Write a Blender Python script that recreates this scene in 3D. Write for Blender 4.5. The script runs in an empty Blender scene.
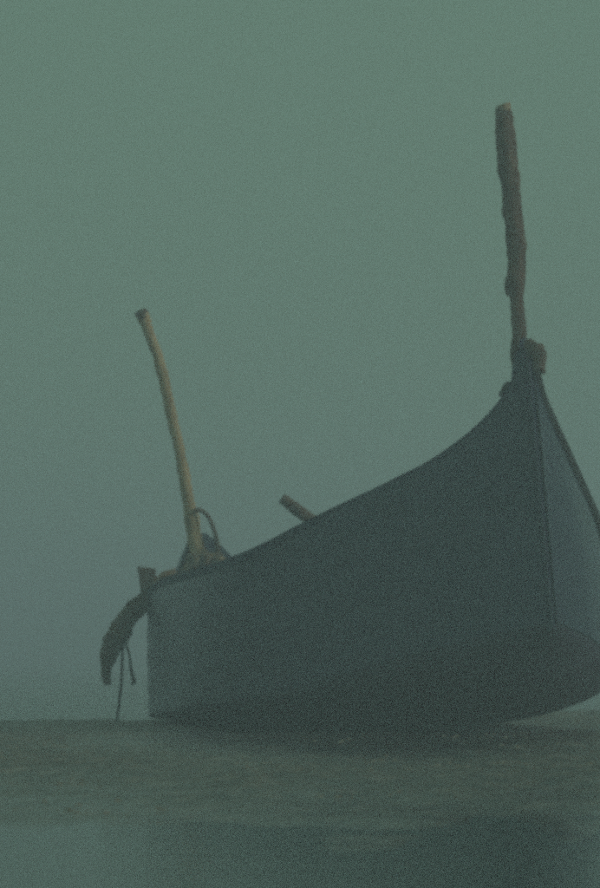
import bpy, bmesh, math, random
import numpy as np
from mathutils import Vector, noise
random.seed(7)
sc = bpy.context.scene
COL = sc.collection

# ------------------------------------------------------------------ camera
F, EYE, HOR = 4255.0, 0.75, 653.0          # focal length in photo pixels, eye height above water, eye-level row
cam = bpy.data.cameras.new('camera')
cam.sensor_fit = 'HORIZONTAL'
cam.sensor_width = 36.0
cam.lens = 36.0 * F / 600.0
cam.shift_y = (HOR - 444.0) / 600.0
cam.clip_start = 0.5
cam.clip_end = 3000.0
cam.dof.use_dof = True
cam.dof.focus_distance = 31.0
cam.dof.aperture_fstop = 5.6
camo = bpy.data.objects.new('camera', cam)
COL.objects.link(camo)
camo.location = (0, 0, EYE)
camo.rotation_euler = (math.radians(90), 0, 0)
sc.camera = camo

# ------------------------------------------------------------------ overcast sky
SUN_EL, SUN_AZ = math.radians(22), math.radians(106)    # azimuth from +Y towards +X
w = bpy.data.worlds.new('World')
sc.world = w
w.use_nodes = True
nt = w.node_tree
bg = nt.nodes['Background']
sky = nt.nodes.new('ShaderNodeTexSky')
sky.sky_type = 'NISHITA'
sky.sun_disc = False
sky.sun_elevation = SUN_EL
sky.sun_rotation = SUN_AZ
sky.dust_density = 5
scale = nt.nodes.new('ShaderNodeMix'); scale.data_type = 'RGBA'; scale.blend_type = 'MIX'
scale.inputs[0].default_value = 0.97                      # a closed cloud layer covers the clear sky
scale.inputs[7].default_value = (2.52, 4.34, 3.28, 1)
nt.links.new(sky.outputs[0], scale.inputs[6])
nt.links.new(scale.outputs[2], bg.inputs[0])
bg.inputs[1].default_value = 0.10

sun = bpy.data.lights.new('sun', 'SUN')
sun.energy = 1.5
sun.angle = math.radians(25)
sun.color = (1.0, 0.97, 0.88)
suno = bpy.data.objects.new('sun', sun)
COL.objects.link(suno)
sd = Vector((math.sin(SUN_AZ) * math.cos(SUN_EL), math.cos(SUN_AZ) * math.cos(SUN_EL), math.sin(SUN_EL)))
suno.rotation_euler = sd.to_track_quat('Z', 'Y').to_euler()
suno.location = sd * 60

sc.view_settings.view_transform = 'Standard'
sc.view_settings.look = 'None'
sc.view_settings.gamma = 1.0
sc.view_settings.use_curve_mapping = False
sc.view_settings.exposure = -0.92
sc.render.engine = 'CYCLES'
sc.cycles.use_denoising = False            # leaves the film-like grain of the misty picture
sc.cycles.use_adaptive_sampling = True
sc.cycles.adaptive_threshold = 0.2
sc.cycles.adaptive_min_samples = 14
sc.cycles.volume_bounces = 8
sc.cycles.max_bounces = 12
sc.cycles.pixel_filter_type = 'BLACKMAN_HARRIS'
sc.cycles.filter_width = 4.0

# ------------------------------------------------------------------ helpers
def tag(o, label=None, cat=None, kind=None, group=None):
    if label: o['label'] = label
    if cat: o['category'] = cat
    if kind: o['kind'] = kind
    if group: o['group'] = group
    return o

def mesh_obj(name, verts, faces, material, parent=None, smooth=True):
    me = bpy.data.meshes.new(name)
    me.from_pydata([tuple(v) for v in verts], [], faces)
    me.update()
    bm = bmesh.new(); bm.from_mesh(me)
    bmesh.ops.recalc_face_normals(bm, faces=bm.faces)
    bm.to_mesh(me); bm.free()
    if smooth:
        me.polygons.foreach_set('use_smooth', [True] * len(me.polygons))
    me.materials.append(material)
    o = bpy.data.objects.new(name, me)
    COL.objects.link(o)
    if parent is not None:
        o.parent = parent
        o.matrix_parent_inverse = parent.matrix_world.inverted()
    return o

def material(name, stops, scale=6.0, rough=0.8, bump=0.3, bump_scale=None, stretch=(1, 1, 1), dist=0.01):
    m = bpy.data.materials.new(name)
    m.use_nodes = True
    t = m.node_tree; n = t.nodes; l = t.links
    b = n['Principled BSDF']
    b.inputs['Roughness'].default_value = rough
    tc = n.new('ShaderNodeTexCoord')
    mp = n.new('ShaderNodeMapping'); mp.inputs['Scale'].default_value = stretch
    l.new(tc.outputs['Object'], mp.inputs[0])
    nz = n.new('ShaderNodeTexNoise'); nz.inputs['Scale'].default_value = scale
    nz.inputs['Detail'].default_value = 8; nz.inputs['Roughness'].default_value = 0.65
    l.new(mp.outputs[0], nz.inputs['Vector'])
    r = n.new('ShaderNodeValToRGB')
    e = r.color_ramp.elements
    while len(e) < len(stops): e.new(0.5)
    for k, (p, c) in enumerate(stops):
        e[k].position = p; e[k].color = (*c, 1)
    l.new(nz.outputs[0], r.inputs[0])
    l.new(r.outputs[0], b.inputs['Base Color'])
    nb = n.new('ShaderNodeTexNoise'); nb.inputs['Scale'].default_value = bump_scale or scale * 4
    nb.inputs['Detail'].default_value = 6
    l.new(mp.outputs[0], nb.inputs['Vector'])
    bp = n.new('ShaderNodeBump'); bp.inputs['Strength'].default_value = bump; bp.inputs['Distance'].default_value = dist
    l.new(nb.outputs[0], bp.inputs['Height'])
    l.new(bp.outputs[0], b.inputs['Normal'])
    return m

def catmull(pts, n):
    P = np.array(pts, float)
    P = np.vstack([2 * P[0] - P[1], P, 2 * P[-1] - P[-2]])
    out = []
    m = len(P) - 3
    for k in range(n):
        t = k / (n - 1) * m
        i = min(int(t), m - 1); t -= i
        p0, p1, p2, p3 = P[i:i + 4]
        out.append(0.5 * (2 * p1 + (p2 - p0) * t + (2 * p0 - 5 * p1 + 4 * p2 - p3) * t * t + (3 * p1 - p0 - 3 * p2 + p3) * t ** 3))
    return np.array(out)

def tube(path, radii, n=40, sides=14, rough=0.0, freq=6.0, flat=1.0, seed=0.0, tilt=0.0):
    """tapered, uneven limb along a path; returns verts, faces"""
    P = catmull(path, n)
    R = np.interp(np.linspace(0, 1, n), np.linspace(0, 1, len(radii)), radii)
    verts, faces = [], []
    for k in range(n):
        a = Vector(P[max(k - 1, 0)]); b = Vector(P[min(k + 1, n - 1)])
        d = (b - a).normalized()
        u = d.cross(Vector((0, 1, 0.03))).normalized()
        v = d.cross(u).normalized()
        c = Vector(P[k])
        for s in range(sides):
            an = 2 * math.pi * s / sides
            q = u * math.cos(an) + v * math.sin(an) * flat
            p = c + q * R[k]
            r = 1 + rough * noise.noise(p * freq + Vector((seed, seed, seed))) + rough * 0.5 * noise.noise(p * freq * 3.1)
            verts.append(c + q * R[k] * r)
    for k in range(n - 1):
        for s in range(sides):
            s2 = (s + 1) % sides
            faces.append((k * sides + s, k * sides + s2, (k + 1) * sides + s2, (k + 1) * sides + s))
    faces.append(tuple(range(sides)))
    e = (n - 1) * sides
    if tilt:
        for s in range(sides):
            verts[e + s].z += tilt * math.cos(2 * math.pi * s / sides) * R[-1]
    faces.append(tuple(range(e, e + sides)))
    return verts, faces

def at(px, py, Y):                                        # point at depth Y seen at a photo pixel
    return Vector(((px - 300) * Y / F, Y, EYE + (HOR - py) * Y / F))

# ------------------------------------------------------------------ materials
M_TAR = material('tarred_planking', [(0.3, (0.014, 0.024, 0.052)), (0.55, (0.026, 0.038, 0.080)), (0.8, (0.052, 0.068, 0.112))],
                 scale=2.2, rough=0.32, bump=0.10, stretch=(1, 1, 3))
M_TAR.node_tree.nodes['Principled BSDF'].inputs['IOR'].default_value = 1.52
M_TRIM = material('dull_navy_timber', [(0.3, (0.012, 0.020, 0.050)), (0.6, (0.022, 0.035, 0.085)), (0.8, (0.045, 0.060, 0.11))], scale=4, rough=0.75, bump=0.3)
M_BOTTOM = material('tarred_bottom', [(0.3, (0.036, 0.040, 0.060)), (0.6, (0.066, 0.072, 0.105)), (0.8, (0.11, 0.112, 0.14))],
                    scale=4, rough=0.9, bump=0.5)
M_RAIL = material('dark_timber', [(0.3, (0.005, 0.005, 0.005)), (0.7, (0.016, 0.014, 0.012))], scale=5, rough=0.8)
M_POST = material('weathered_post', [(0.3, (0.055, 0.038, 0.028)), (0.5, (0.14, 0.092, 0.064)), (0.72, (0.26, 0.18, 0.125))],
                  scale=9, rough=0.85, bump=0.7, stretch=(1, 1, 0.35), dist=0.02)
M_POLE = material('bare_pole', [(0.3, (0.20, 0.135, 0.065)), (0.5, (0.50, 0.36, 0.19)), (0.70, (0.68, 0.52, 0.31))],
                  scale=9, rough=0.8, bump=0.5, stretch=(1, 1, 0.35))
M_CUT = material('cut_wood', [(0.3, (0.30, 0.21, 0.12)), (0.7, (0.48, 0.36, 0.22))], scale=12, rough=0.8)
M_CHOCK = material('raw_wood', [(0.3, (0.20, 0.10, 0.05)), (0.7, (0.36, 0.20, 0.11))], scale=10, rough=0.8)
M_ROPE = material('tarred_rope', [(0.3, (0.015, 0.013, 0.011)), (0.7, (0.045, 0.038, 0.030))], scale=40, rough=0.95)
M_CROOK = material('wet_timber', [(0.3, (0.070, 0.046, 0.034)), (0.7, (0.20, 0.13, 0.09))], scale=8, rough=0.85, bump=0.6)
M_LASH = material('frayed_lashing', [(0.34, (0.05, 0.04, 0.03)), (0.48, (0.18, 0.13, 0.085)), (0.60, (0.45, 0.33, 0.20))], scale=14, rough=0.95, bump=0.8, dist=0.02)
M_SAND = material('wet_sand', [(0.34, (0.034, 0.025, 0.020)), (0.5, (0.100, 0.074, 0.058)), (0.66, (0.25, 0.185, 0.14))],
                  scale=8.5, rough=0.7, bump=0.8, bump_scale=24, dist=0.02, stretch=(1, 0.25, 1))
def wet_edge(m):
    t = m.node_tree; n = t.nodes; l = t.links
    b = n['Principled BSDF']
    tc = n.new('ShaderNodeTexCoord'); sp = n.new('ShaderNodeSeparateXYZ'); l.new(tc.outputs['Object'], sp.inputs[0])
    nz = n.new('ShaderNodeTexNoise'); nz.inputs['Scale'].default_value = 1.4; nz.inputs['Detail'].default_value = 6
    l.new(tc.outputs['Object'], nz.inputs['Vector'])
    ad = n.new('ShaderNodeMath'); ad.operation = 'MULTIPLY_ADD'; ad.inputs[1].default_value = 0.09
    l.new(nz.outputs[0], ad.inputs[0]); l.new(sp.outputs['Z'], ad.inputs[2])
    # damp sand round the grounded hull; the hull's dark reflection partly put into its colour
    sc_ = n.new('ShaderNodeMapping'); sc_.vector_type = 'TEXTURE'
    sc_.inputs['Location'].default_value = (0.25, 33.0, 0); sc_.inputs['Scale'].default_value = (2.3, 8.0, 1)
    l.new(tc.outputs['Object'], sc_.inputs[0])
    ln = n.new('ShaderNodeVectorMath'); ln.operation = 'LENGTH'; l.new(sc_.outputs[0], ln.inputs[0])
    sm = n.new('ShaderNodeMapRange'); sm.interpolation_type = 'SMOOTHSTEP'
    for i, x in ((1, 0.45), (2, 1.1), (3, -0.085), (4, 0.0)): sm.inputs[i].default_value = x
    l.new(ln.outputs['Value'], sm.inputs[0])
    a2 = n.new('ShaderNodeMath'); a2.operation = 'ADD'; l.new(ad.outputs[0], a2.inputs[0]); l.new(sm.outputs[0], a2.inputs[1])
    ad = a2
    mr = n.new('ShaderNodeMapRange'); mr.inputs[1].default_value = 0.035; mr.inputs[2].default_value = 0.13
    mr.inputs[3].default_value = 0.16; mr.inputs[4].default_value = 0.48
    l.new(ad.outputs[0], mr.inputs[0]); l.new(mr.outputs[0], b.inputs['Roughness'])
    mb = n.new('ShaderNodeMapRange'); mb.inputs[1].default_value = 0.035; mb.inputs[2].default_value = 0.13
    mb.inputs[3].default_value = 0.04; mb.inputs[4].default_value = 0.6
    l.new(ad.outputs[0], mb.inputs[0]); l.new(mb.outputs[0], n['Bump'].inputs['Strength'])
    # sand soaked by the water is darker; also deepens the hull's reflection
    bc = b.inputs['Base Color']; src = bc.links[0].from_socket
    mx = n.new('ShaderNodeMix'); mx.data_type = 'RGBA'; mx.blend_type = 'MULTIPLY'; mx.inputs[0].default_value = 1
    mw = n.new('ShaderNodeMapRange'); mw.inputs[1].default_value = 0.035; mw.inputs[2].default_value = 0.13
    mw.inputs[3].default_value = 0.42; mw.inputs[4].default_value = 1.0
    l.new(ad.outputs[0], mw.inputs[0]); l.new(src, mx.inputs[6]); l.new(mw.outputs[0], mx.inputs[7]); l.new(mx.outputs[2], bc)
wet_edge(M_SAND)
M_SHELL = material('shell_grit', [(0.3, (0.18, 0.145, 0.11)), (0.7, (0.36, 0.31, 0.24))], scale=5, rough=0.7)

def water_material():
    m = bpy.data.materials.new('shallow_water'); m.use_nodes = True
    t = m.node_tree; n = t.nodes; l = t.links
    b = n['Principled BSDF']
    b.inputs['Base Color'].default_value = (0.060, 0.088, 0.086, 1)
    b.inputs['Roughness'].default_value = 0.16
    b.inputs['IOR'].default_value = 1.33
    tc = n.new('ShaderNodeTexCoord')
    mp = n.new('ShaderNodeMapping'); mp.inputs['Scale'].default_value = (0.5, 1.0, 1)
    l.new(tc.outputs['Object'], mp.inputs[0])
    a = n.new('ShaderNodeTexNoise'); a.inputs['Scale'].default_value = 1.6; a.inputs['Detail'].default_value = 5
    l.new(mp.outputs[0], a.inputs['Vector'])
    bp = n.new('ShaderNodeBump'); bp.inputs['Strength'].default_value = 0.10; bp.inputs['Distance'].default_value = 0.05
    sp = n.new('ShaderNodeSeparateXYZ'); l.new(tc.outputs['Object'], sp.inputs[0])
    mr = n.new('ShaderNodeMapRange')                      # the pool in front is sheltered, the open water behind is rippled
    for i, x in ((1, 30), (2, 46), (3, 0.10), (4, 2.5)): mr.inputs[i].default_value = x
    l.new(sp.outputs['Y'], mr.inputs[0]); l.new(mr.outputs[0], bp.inputs['Strength'])
    l.new(a.outputs[0], bp.inputs['Height']); l.new(bp.outputs[0], b.inputs['Normal'])
    return m
M_WATER = water_material()

# ------------------------------------------------------------------ sea and sandbank
S = 800.0
sea = mesh_obj('sea', [(-S, -60, 0), (S, -60, 0), (S, S, 0), (-S, S, 0)], [(0, 1, 2, 3)], M_WATER, smooth=False)
tag(sea, 'calm grey-green shallow water fading into fog', 'water', 'structure')

def smooth(a, b, x):
    t = min(max((x - a) / (b - a), 0), 1)
    return t * t * (3 - 2 * t)

def bank_z(x, y):
    far = 42.9 + 2.6 * smooth(0.5, 2.2, x) + 0.5 * noise.noise(Vector((x * 0.9, 3.1, 0)))
    near = 18.8 + 0.9 * noise.noise(Vector((x * 0.35, 8.2, 0))) + 0.4 * noise.noise(Vector((x * 1.3, 1.2, 0)))
    top = 0.085
    z = -0.05 + (top + 0.05) * smooth(near - 7.5, near + 10, y) - 0.35 * smooth(far - 0.5, far + 4.0, y)
    rel = 0.012 * noise.noise(Vector((x * 0.8, y * 0.45, 5))) + 0.010 * noise.noise(Vector((x * 3.1, y * 1.2, 2))) \
        + 0.006 * noise.noise(Vector((x * 9, y * 3.5, 4)))
    rel += 0.034 * noise.noise(Vector((x * 1.9, y * 0.5, 7))) * (1 - smooth(23, 30, y))
    rel += 0.02 * noise.noise(Vector((x * 3.3, y * 1.5, 11))) * smooth(38, 42, y)
    rel += 0.055 * smooth(0.6, 1.9, x) * smooth(36.5, 41, y)
    return z + rel
NX, NY = 330, 300
xs = np.concatenate([np.linspace(-28, -3.4, 60, endpoint=False), np.linspace(-3.4, 3.8, 210, endpoint=False), np.linspace(3.8, 28, 60)])
ys = np.linspace(11, 49, NY)
v = [(x, y, bank_z(x, y)) for y in ys for x in xs]
f = [(j * NX + i, j * NX + i + 1, (j + 1) * NX + i + 1, (j + 1) * NX + i) for j in range(NY - 1) for i in range(NX - 1)]
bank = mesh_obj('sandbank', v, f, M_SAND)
tag(bank, 'low strip of dark wet sand under the boat', 'sandbank', 'structure')

# shell grit and small stones washed up on the sand, too small and many to count
gv, gf = [], []
for k in range(2600):
    y = random.uniform(19.5, 43); x = random.uniform(-0.095, 0.095) * y
    if noise.noise(Vector((x * 0.9, y * 0.33, 9))) < 0.12: continue
    r = random.choice([0.005, 0.007, 0.010, 0.018])
    z = bank_z(x, y); b0 = len(gv)
    if z < 0.005: continue
    ring = 6
    for s in range(ring):
        an = 2 * math.pi * s / ring + random.uniform(-.3, .3)
        q = r * random.uniform(0.7, 1.4)
        gv.append((x + math.cos(an) * q * 1.6, y + math.sin(an) * q, z - 0.004))
    gv.append((x, y, z + r * random.uniform(0.4, 0.8)))
    gf += [(b0 + s, b0 + (s + 1) % ring, b0 + ring) for s in range(ring)] + [tuple(range(b0, b0 + ring))]
grit = mesh_obj('shell_grit', gv, gf, M_SHELL, smooth=False)
tag(grit, 'pale shell fragments and grit scattered over the wet sand', 'shell grit', 'stuff')

# ------------------------------------------------------------------ the boat
TH = math.radians(21)
AX = Vector((math.sin(TH), -math.cos(TH), 0))             # towards the bow
SD = Vector((-math.cos(TH), -math.sin(TH), 0))            # towards the side we see most of
STEM = Vector(((552 - 300) * 34.5 / F, 34.5, 0))
def hull(d, t, z):                                        # d metres aft of the forefoot, t to the side, z up
    p = STEM - AX * d + SD * t
    return Vector((p.x, p.y, z))
def centre_at(px, py):                                    # point of the boat's centre plane seen at a pixel
    k = (px - 300) / F
    d = (STEM.x - k * STEM.y) / (AX.x - k * AX.y)
    p = STEM - AX * d
    return Vector((p.x, p.y, EYE + (HOR - py) * p.y / F))

GUN = [(0.50, .035, 3.24), (0.52, .07, 3.07), (0.55, .115, 2.94), (0.60, .19, 2.80), (0.74, .37, 2.57), (0.97, .59, 2.36), (1.26, .81, 2.20),
       (1.66, 1.10, 2.01), (2.0, 1.32, 1.86), (2.58, 1.54, 1.66), (3.2, 1.63, 1.55), (4.3, 1.54, 1.48), (6.3, 1.13, 1.44), (8.2, .63, 1.36)]
CHI = [(0.0, .03, 1.00), (0.015, .06, .99), (0.03, .09, .98), (.12, .22, .945), (.36, .50, .87), (.60, .71, .79), (.85, .90, .73),
       (1.4, 1.20, .60), (2.1, 1.43, .44), (2.8, 1.50, .385), (3.8, 1.49, .33), (5.0, 1.36, .26), (6.6, 1.03, .19), (8.2, .62, .14)]
KEEL = [(0.0, .97), (.015, .95), (.03, .93), (.12, .84), (.36, .62), (.60, .46), (.85, .35), (1.4, .215), (2.1, .135), (2.8, .10), (3.8, .09),
        (5.0, .09), (6.6, .09), (8.2, .10)]
NS = 90
G = catmull(GUN, NS); C = catmull(CHI, NS)
K = catmull([(d, 0, z) for d, z in KEEL], NS)
boat = bpy.data.objects.new('fishing_boat', None)
COL.objects.link(boat)
boat.location = hull(4.2, 0, 0.09)
bpy.context.view_layer.update()
tag(boat, 'dark tarred wooden fishing boat with tall rough bow post, beached on the wet sand', 'boat')

NR = 14
for side in (1, -1):
    v, f = [], []
    for k in range(NS):
        for r in range(NR):
            u = r / (NR - 1)
            p = C[k] * (1 - u) + G[k] * u
            bul = 0.05 * math.sin(math.pi * u) * min(1, p[1] / 0.5) * (1 - 0.8 * k / NS)
            step = 0.006 * math.sin(u * math.pi * 10)     # plank edges
            v.append(hull(p[0], side * (p[1] + bul + step * min(1, p[1] / .3)), p[2]))
    f = [(k * NR + r, (k + 1) * NR + r, (k + 1) * NR + r + 1, k * NR + r + 1) for k in range(NS - 1) for r in range(NR - 1)]
    o = mesh_obj('hull_side', v, f, M_TAR, boat)
    s = o.modifiers.new('thickness', 'SOLIDIFY'); s.thickness = 0.035; s.offset = 0.0; s.use_rim = False   # edges are covered by rail, stem and transom
v, f = [], []
NB = 17
for k in range(NS):
    for r in range(NB):
        u = -1 + 2 * r / (NB - 1)
        a = abs(u)
        z = K[k][2] + (C[k][2] - K[k][2]) * (0.35 * a + 0.65 * a ** 3.2)
        d = K[k][0] + (C[k][0] - K[k][0]) * a
        v.append(hull(d, u * (C[k][1] + 0.012), z - 0.008))
f = [(k * NB + r, (k + 1) * NB + r, (k + 1) * NB + r + 1, k * NB + r + 1) for k in range(NS - 1) for r in range(NB - 1)]
o = mesh_obj('hull_bottom', v, f, M_BOTTOM, boat)
s = o.modifiers.new('thickness', 'SOLIDIFY'); s.thickness = 0.03; s.offset = 0.0

for side in (1, -1):                                      # rubbing rail along each sheer edge
    v, f = [], []
    for k in range(NS):
        d, b, z = G[k]
        jit = 0.008 * noise.noise(Vector((d * 3, side, 0)))
        for du, dz in (((0.026, 0.016), (0.026, -0.06), (-0.04, -0.06), (-0.04, 0.016)) if side == 1 else
                       ((0.06, 0.02), (0.06, -0.085), (-0.04, -0.085), (-0.04, 0.02))):
            v.append(hull(d, side * (b + du), z + dz + jit))
    f = [(k * 4 + r, k * 4 + (r + 1) % 4, (k + 1) * 4 + (r + 1) % 4, (k + 1) * 4 + r) for k in range(NS - 1) for r in range(4)]
    f += [(0, 1, 2, 3), tuple(range(4 * NS - 4, 4 * NS))]
    mesh_obj('gunwale_rail', v, f, M_TRIM if side == 1 else M_RAIL, boat, smooth=False)

# stem timber between the two sides
v, f = [], []
ns = 16
for k in range(ns):
    u = k / (ns - 1)
    z = 0.94 + u * 2.22; d = 0.0 + 0.50 * u
    for dd, tt in ((-0.034, 0.004), (-0.034, -0.004), (0.03, -0.078), (0.09, -0.08), (0.09, 0.08), (0.03, 0.078)):
        v.append(hull(d + dd, tt, z))
f = [(k * 6 + r, k * 6 + (r + 1) % 6, (k + 1) * 6 + (r + 1) % 6, (k + 1) * 6 + r) for k in range(ns - 1) for r in range(6)]
f += [tuple(range(6)), tuple(range(6 * ns - 6, 6 * ns))]
mesh_obj('stem', v, f, M_TAR, boat, smooth=False)

# tall bow post, a rough tree trunk
path = [centre_at(*p) for p in ((519, 440), (520, 402), (520.5, 386), (520, 366), (519.5, 345), (518.5, 318), (516, 285), (515, 245), (512, 205), (508, 160), (505, 128), (502.5, 109))]
rad = [.07, .07, .07, .066, .062, .062, .072, .082, .084, .080, .076, .070]
v, f = tube(path, rad, n=90, sides=18, rough=0.32, freq=4.5, seed=3)
post = mesh_obj('bow_post', v, f, M_POST, boat)
tp = path[-1]
v, f = tube([tp + Vector((0.004, -0.01, -0.02)), tp + Vector((0.004, -0.01, 0.035))], [.066, .060], n=6, sides=14, rough=0.25, freq=9, tilt=-0.35)
mesh_obj('cut_end', v, f, M_CUT, post)
# stem head: the planking drawn up round the foot of the post
v, f = tube([hull(.56, 0, 2.62), hull(.56, 0, 2.80), centre_at(524.5, 386), centre_at(521.5, 366), centre_at(520, 346), centre_at(519.5, 336)],
            [.10, .13, .112, .078, .062, .056], n=40, sides=16, rough=0.12, freq=6, seed=5)
mesh_obj('stem_head', v, f, M_TRIM, boat)
# stub of a broken branch on the left of the post
a = centre_at(509, 272); b = centre_at(507.5, 296)
v, f = tube([a + Vector((.01, 0, 0)), (a + b) / 2, b], [.02, .034, .012], n=12, sides=10, rough=0.4, freq=12)
mesh_obj('branch_stub', v, f, M_POST, post)
# wooden block lashed beside the stem head
a, b = centre_at(529, 344), centre_at(540, 372)
mid = centre_at(535, 356)
v, f = tube([a, mid + Vector((.035, -.05, .01)), b + Vector((0, -.03, 0))], [.046, .060, .050], n=24, sides=9, rough=0.4, freq=9, seed=8)
mesh_obj('stem_head_block', v, f, M_CROOK, boat)
a, b = centre_at(514, 385), centre_at(506.5, 390)
v, f = tube([a + SD * .05, (a + b) / 2 + SD * .05 - Vector((0, 0, .03)), b + SD * .05 - Vector((0, 0, .04))], [.034, .034, .024], n=8, sides=10, rough=0.2, freq=20)
mesh_obj('peg', v, f, M_RAIL, boat)

# transom with a peaked crown
out = [(-.62, .14), (-.3, .10), (.3, .10), (.62, .14), (.64, 1.37), (.45, 1.43), (.35, 1.55), (.27, 1.75), (.19, 1.92), (.05, 1.94),
       (-.05, 1.86), (-.14, 1.79), (-.22, 1.71), (-.31, 1.64), (-.42, 1.50), (-.64, 1.37)]
n = len(out)
v = [hull(8.17, t, z) for t, z in out] + [hull(8.24, t, z) for t, z in out]
f = [tuple(range(n)), tuple(range(2 * n - 1, n - 1, -1))] + [(i, (i + 1) % n, n + (i + 1) % n, n + i) for i in range(n)]
mesh_obj('transom', v, f, M_TAR, boat, smooth=False)

YS = hull(8.05, 0, 0).y
path = [Vector((hull(8.0, 0, 0).x + .12, YS, .16))] + [at(*p, YS) for p in ((206, 590), (199, 556), (193, 528), (187.5, 496), (180, 455), (170, 408), (159, 362), (150, 335), (142, 314))]
v, f = tube(path, [.075, .078, .080, .074, .058, .054, .052, .054, .055, .058], n=80, sides=14, rough=0.34, freq=5, seed=1)
pole = mesh_obj('stern_pole', v, f, M_POLE, boat)
v, f = tube([path[-1] + Vector((.012, 0, -.05)), path[-1] + Vector((-.006, 0, .012)), path[-1] + Vector((-.016, 0, .035))], [.057, .070, .058], n=10, sides=12, rough=0.3, freq=14)
mesh_obj('worn_end', v, f, M_POST, pole)
lp = [at(*p, YS - .08) for p in ((194, 511), (200, 510), (206, 514), (211, 522), (214.5, 532), (217, 543), (219, 560))]
v, f = tube(lp, [.026, .022, .020, .020, .022, .026, .03], n=40, sides=10, rough=0.15, freq=20)
mesh_obj('rope_loop', v, f, M_POST, pole)
# lashings and folded net packed round the foot of the pole
v, f = tube([at(183, 574, YS - .1), at(194, 562, YS - .12), at(207, 560, YS - .12), at(219, 562, YS - .1), at(233, 571, YS - .1)],
            [.04, .085, .09, .075, .03], n=40, sides=14, rough=0.6, freq=11, seed=4)
mesh_obj('lashing', v, f, M_LASH, pole)

# chock of raw wood, bitt and drooping crook timber on the quarter
v, f = tube([at(156, 586, 41.7), at(165, 579, 41.7), at(177, 573, 41.7)], [.06, .072, .060], n=14, sides=8, rough=0.3, freq=9)
mesh_obj('chock', v, f, M_CHOCK, boat)
c0, c1 = at(150, 604, 41.85), at(146.5, 567.5, 41.85)
bv = []
for c, wd in ((c0, .082), (c0.lerp(c1, .5), .080), (c1, .088)):
    for sx, sy in ((-1, -1), (1, -1), (1, 1), (-1, 1)):
        bv.append(c + Vector((sx * wd, sy * .07, sx * -.012)))
bf = [(0, 1, 2, 3), (8, 9, 10, 11)] + [(k * 4 + r, k * 4 + (r + 1) % 4, k * 4 + 4 + (r + 1) % 4, k * 4 + 4 + r) for k in range(2) for r in range(4)]
o = mesh_obj('bitt', bv, bf, M_CROOK, boat, smooth=False)
bv_ = o.modifiers.new('bevel', 'BEVEL'); bv_.width = .012; bv_.segments = 2
YC = 42.0
path = [at(*p, YC) for p in ((171, 580), (156, 590), (142, 603), (129, 617), (118, 633), (110.5, 650), (106.5, 668), (107.5, 685))]
v, f = tube(path, [.05, .066, .086, .108, .116, .100, .062, .032], n=70, sides=16, rough=0.30, freq=6, flat=0.7, seed=6)
mesh_obj('crook_timber', v, f, M_CROOK, boat)

# thwarts across the inside
for d in (2.6, 4.6, 6.6):
    k = int(np.argmin(abs(G[:, 0] - d)))
    b = G[k][1] - .02; z = G[k][2] - .42
    v = [hull(d + dd, t, z + dz) for dz in (0, .05) for dd, t in ((-.13, -b), (.13, -b), (.13, b), (-.13, b))]
    f = [(0, 1, 2, 3), (4, 5, 6, 7), (0, 1, 5, 4), (1, 2, 6, 5), (2, 3, 7, 6), (3, 0, 4, 7)]
    mesh_obj('thwart', v, f, M_RAIL, boat, smooth=False)

# ------------------------------------------------------------------ loose things on the boat
YP = 38.9
path = [at(281.5, 498, YP), at(296, 509, YP), at(320, 527, YP), at(400, 586, YP - .4), at(468, 637, YP - .8)]
path[-1].z = 0.62
v, f = tube(path, [.052, .056, .058, .062, .06], n=50, sides=14, rough=0.15, freq=6)
spar = mesh_obj('spar', v, f, M_CROOK)
tag(spar, 'short round timber spar whose end sticks up above the boat\'s sloping rail', 'spar')

YR = YC - .03
gz = bank_z(at(117, 722, YR).x, YR)
path = [at(124, 630, YR), at(122.5, 650, YR), at(122, 672, YR), at(120, 695, YR), at(117.5, 715, YR)]
foot = Vector((at(116.5, 722, YR).x, YR, gz))
path += [foot + Vector((0, 0, .01)), foot + Vector((-.10, .05, .004)), foot + Vector((-.25, .02, .002))]
v, f = tube(path, [.020, .016, .014, .015, .015, .015, .014, .012], n=60, sides=8, rough=0.3, freq=30)
rope = mesh_obj('mooring_rope', v, f, M_ROPE)
tag(rope, 'thin dark rope hanging from the stern timber straight down to the sand', 'rope')
path = [at(127, 620, YR), at(126, 642, YR), at(129.5, 656, YR), at(130.5, 668, YR), at(134, 681, YR), at(131, 684, YR)]
v, f = tube(path, [.016, .013, .014, .020, .014], n=40, sides=8, rough=0.35, freq=25)
rope2 = mesh_obj('rope_end', v, f, M_ROPE)
tag(rope2, 'short frayed rope end dangling between the hanging rope and the stern', 'rope')

# ------------------------------------------------------------------ fog
X0, X1, Y0, Y1, Z0, Z1 = -S - 60, S + 60, -120, S + 60, -1.2, 6.2
v = [(x, y, z) for z in (Z0, Z1) for x, y in ((X0, Y0), (X1, Y0), (X1, Y1), (X0, Y1))]
f = [(0, 3, 2, 1), (4, 5, 6, 7), (0, 1, 5, 4), (1, 2, 6, 5), (2, 3, 7, 6), (3, 0, 4, 7)]
hm = bpy.data.materials.new('fog'); hm.use_nodes = True
t = hm.node_tree
t.nodes.remove(t.nodes['Principled BSDF'])
pv = t.nodes.new('ShaderNodeVolumePrincipled')
pv.inputs['Color'].default_value = (0.81, 0.895, 1.0, 1)
pv.inputs['Density'].default_value = 0.0118
pv.inputs['Anisotropy'].default_value = 0.1
t.links.new(pv.outputs[0], t.nodes['Material Output'].inputs['Volume'])
haze = mesh_obj('haze', v, f, hm, smooth=False)
tag(haze, 'even grey-green fog over water and sand', 'fog', 'stuff')
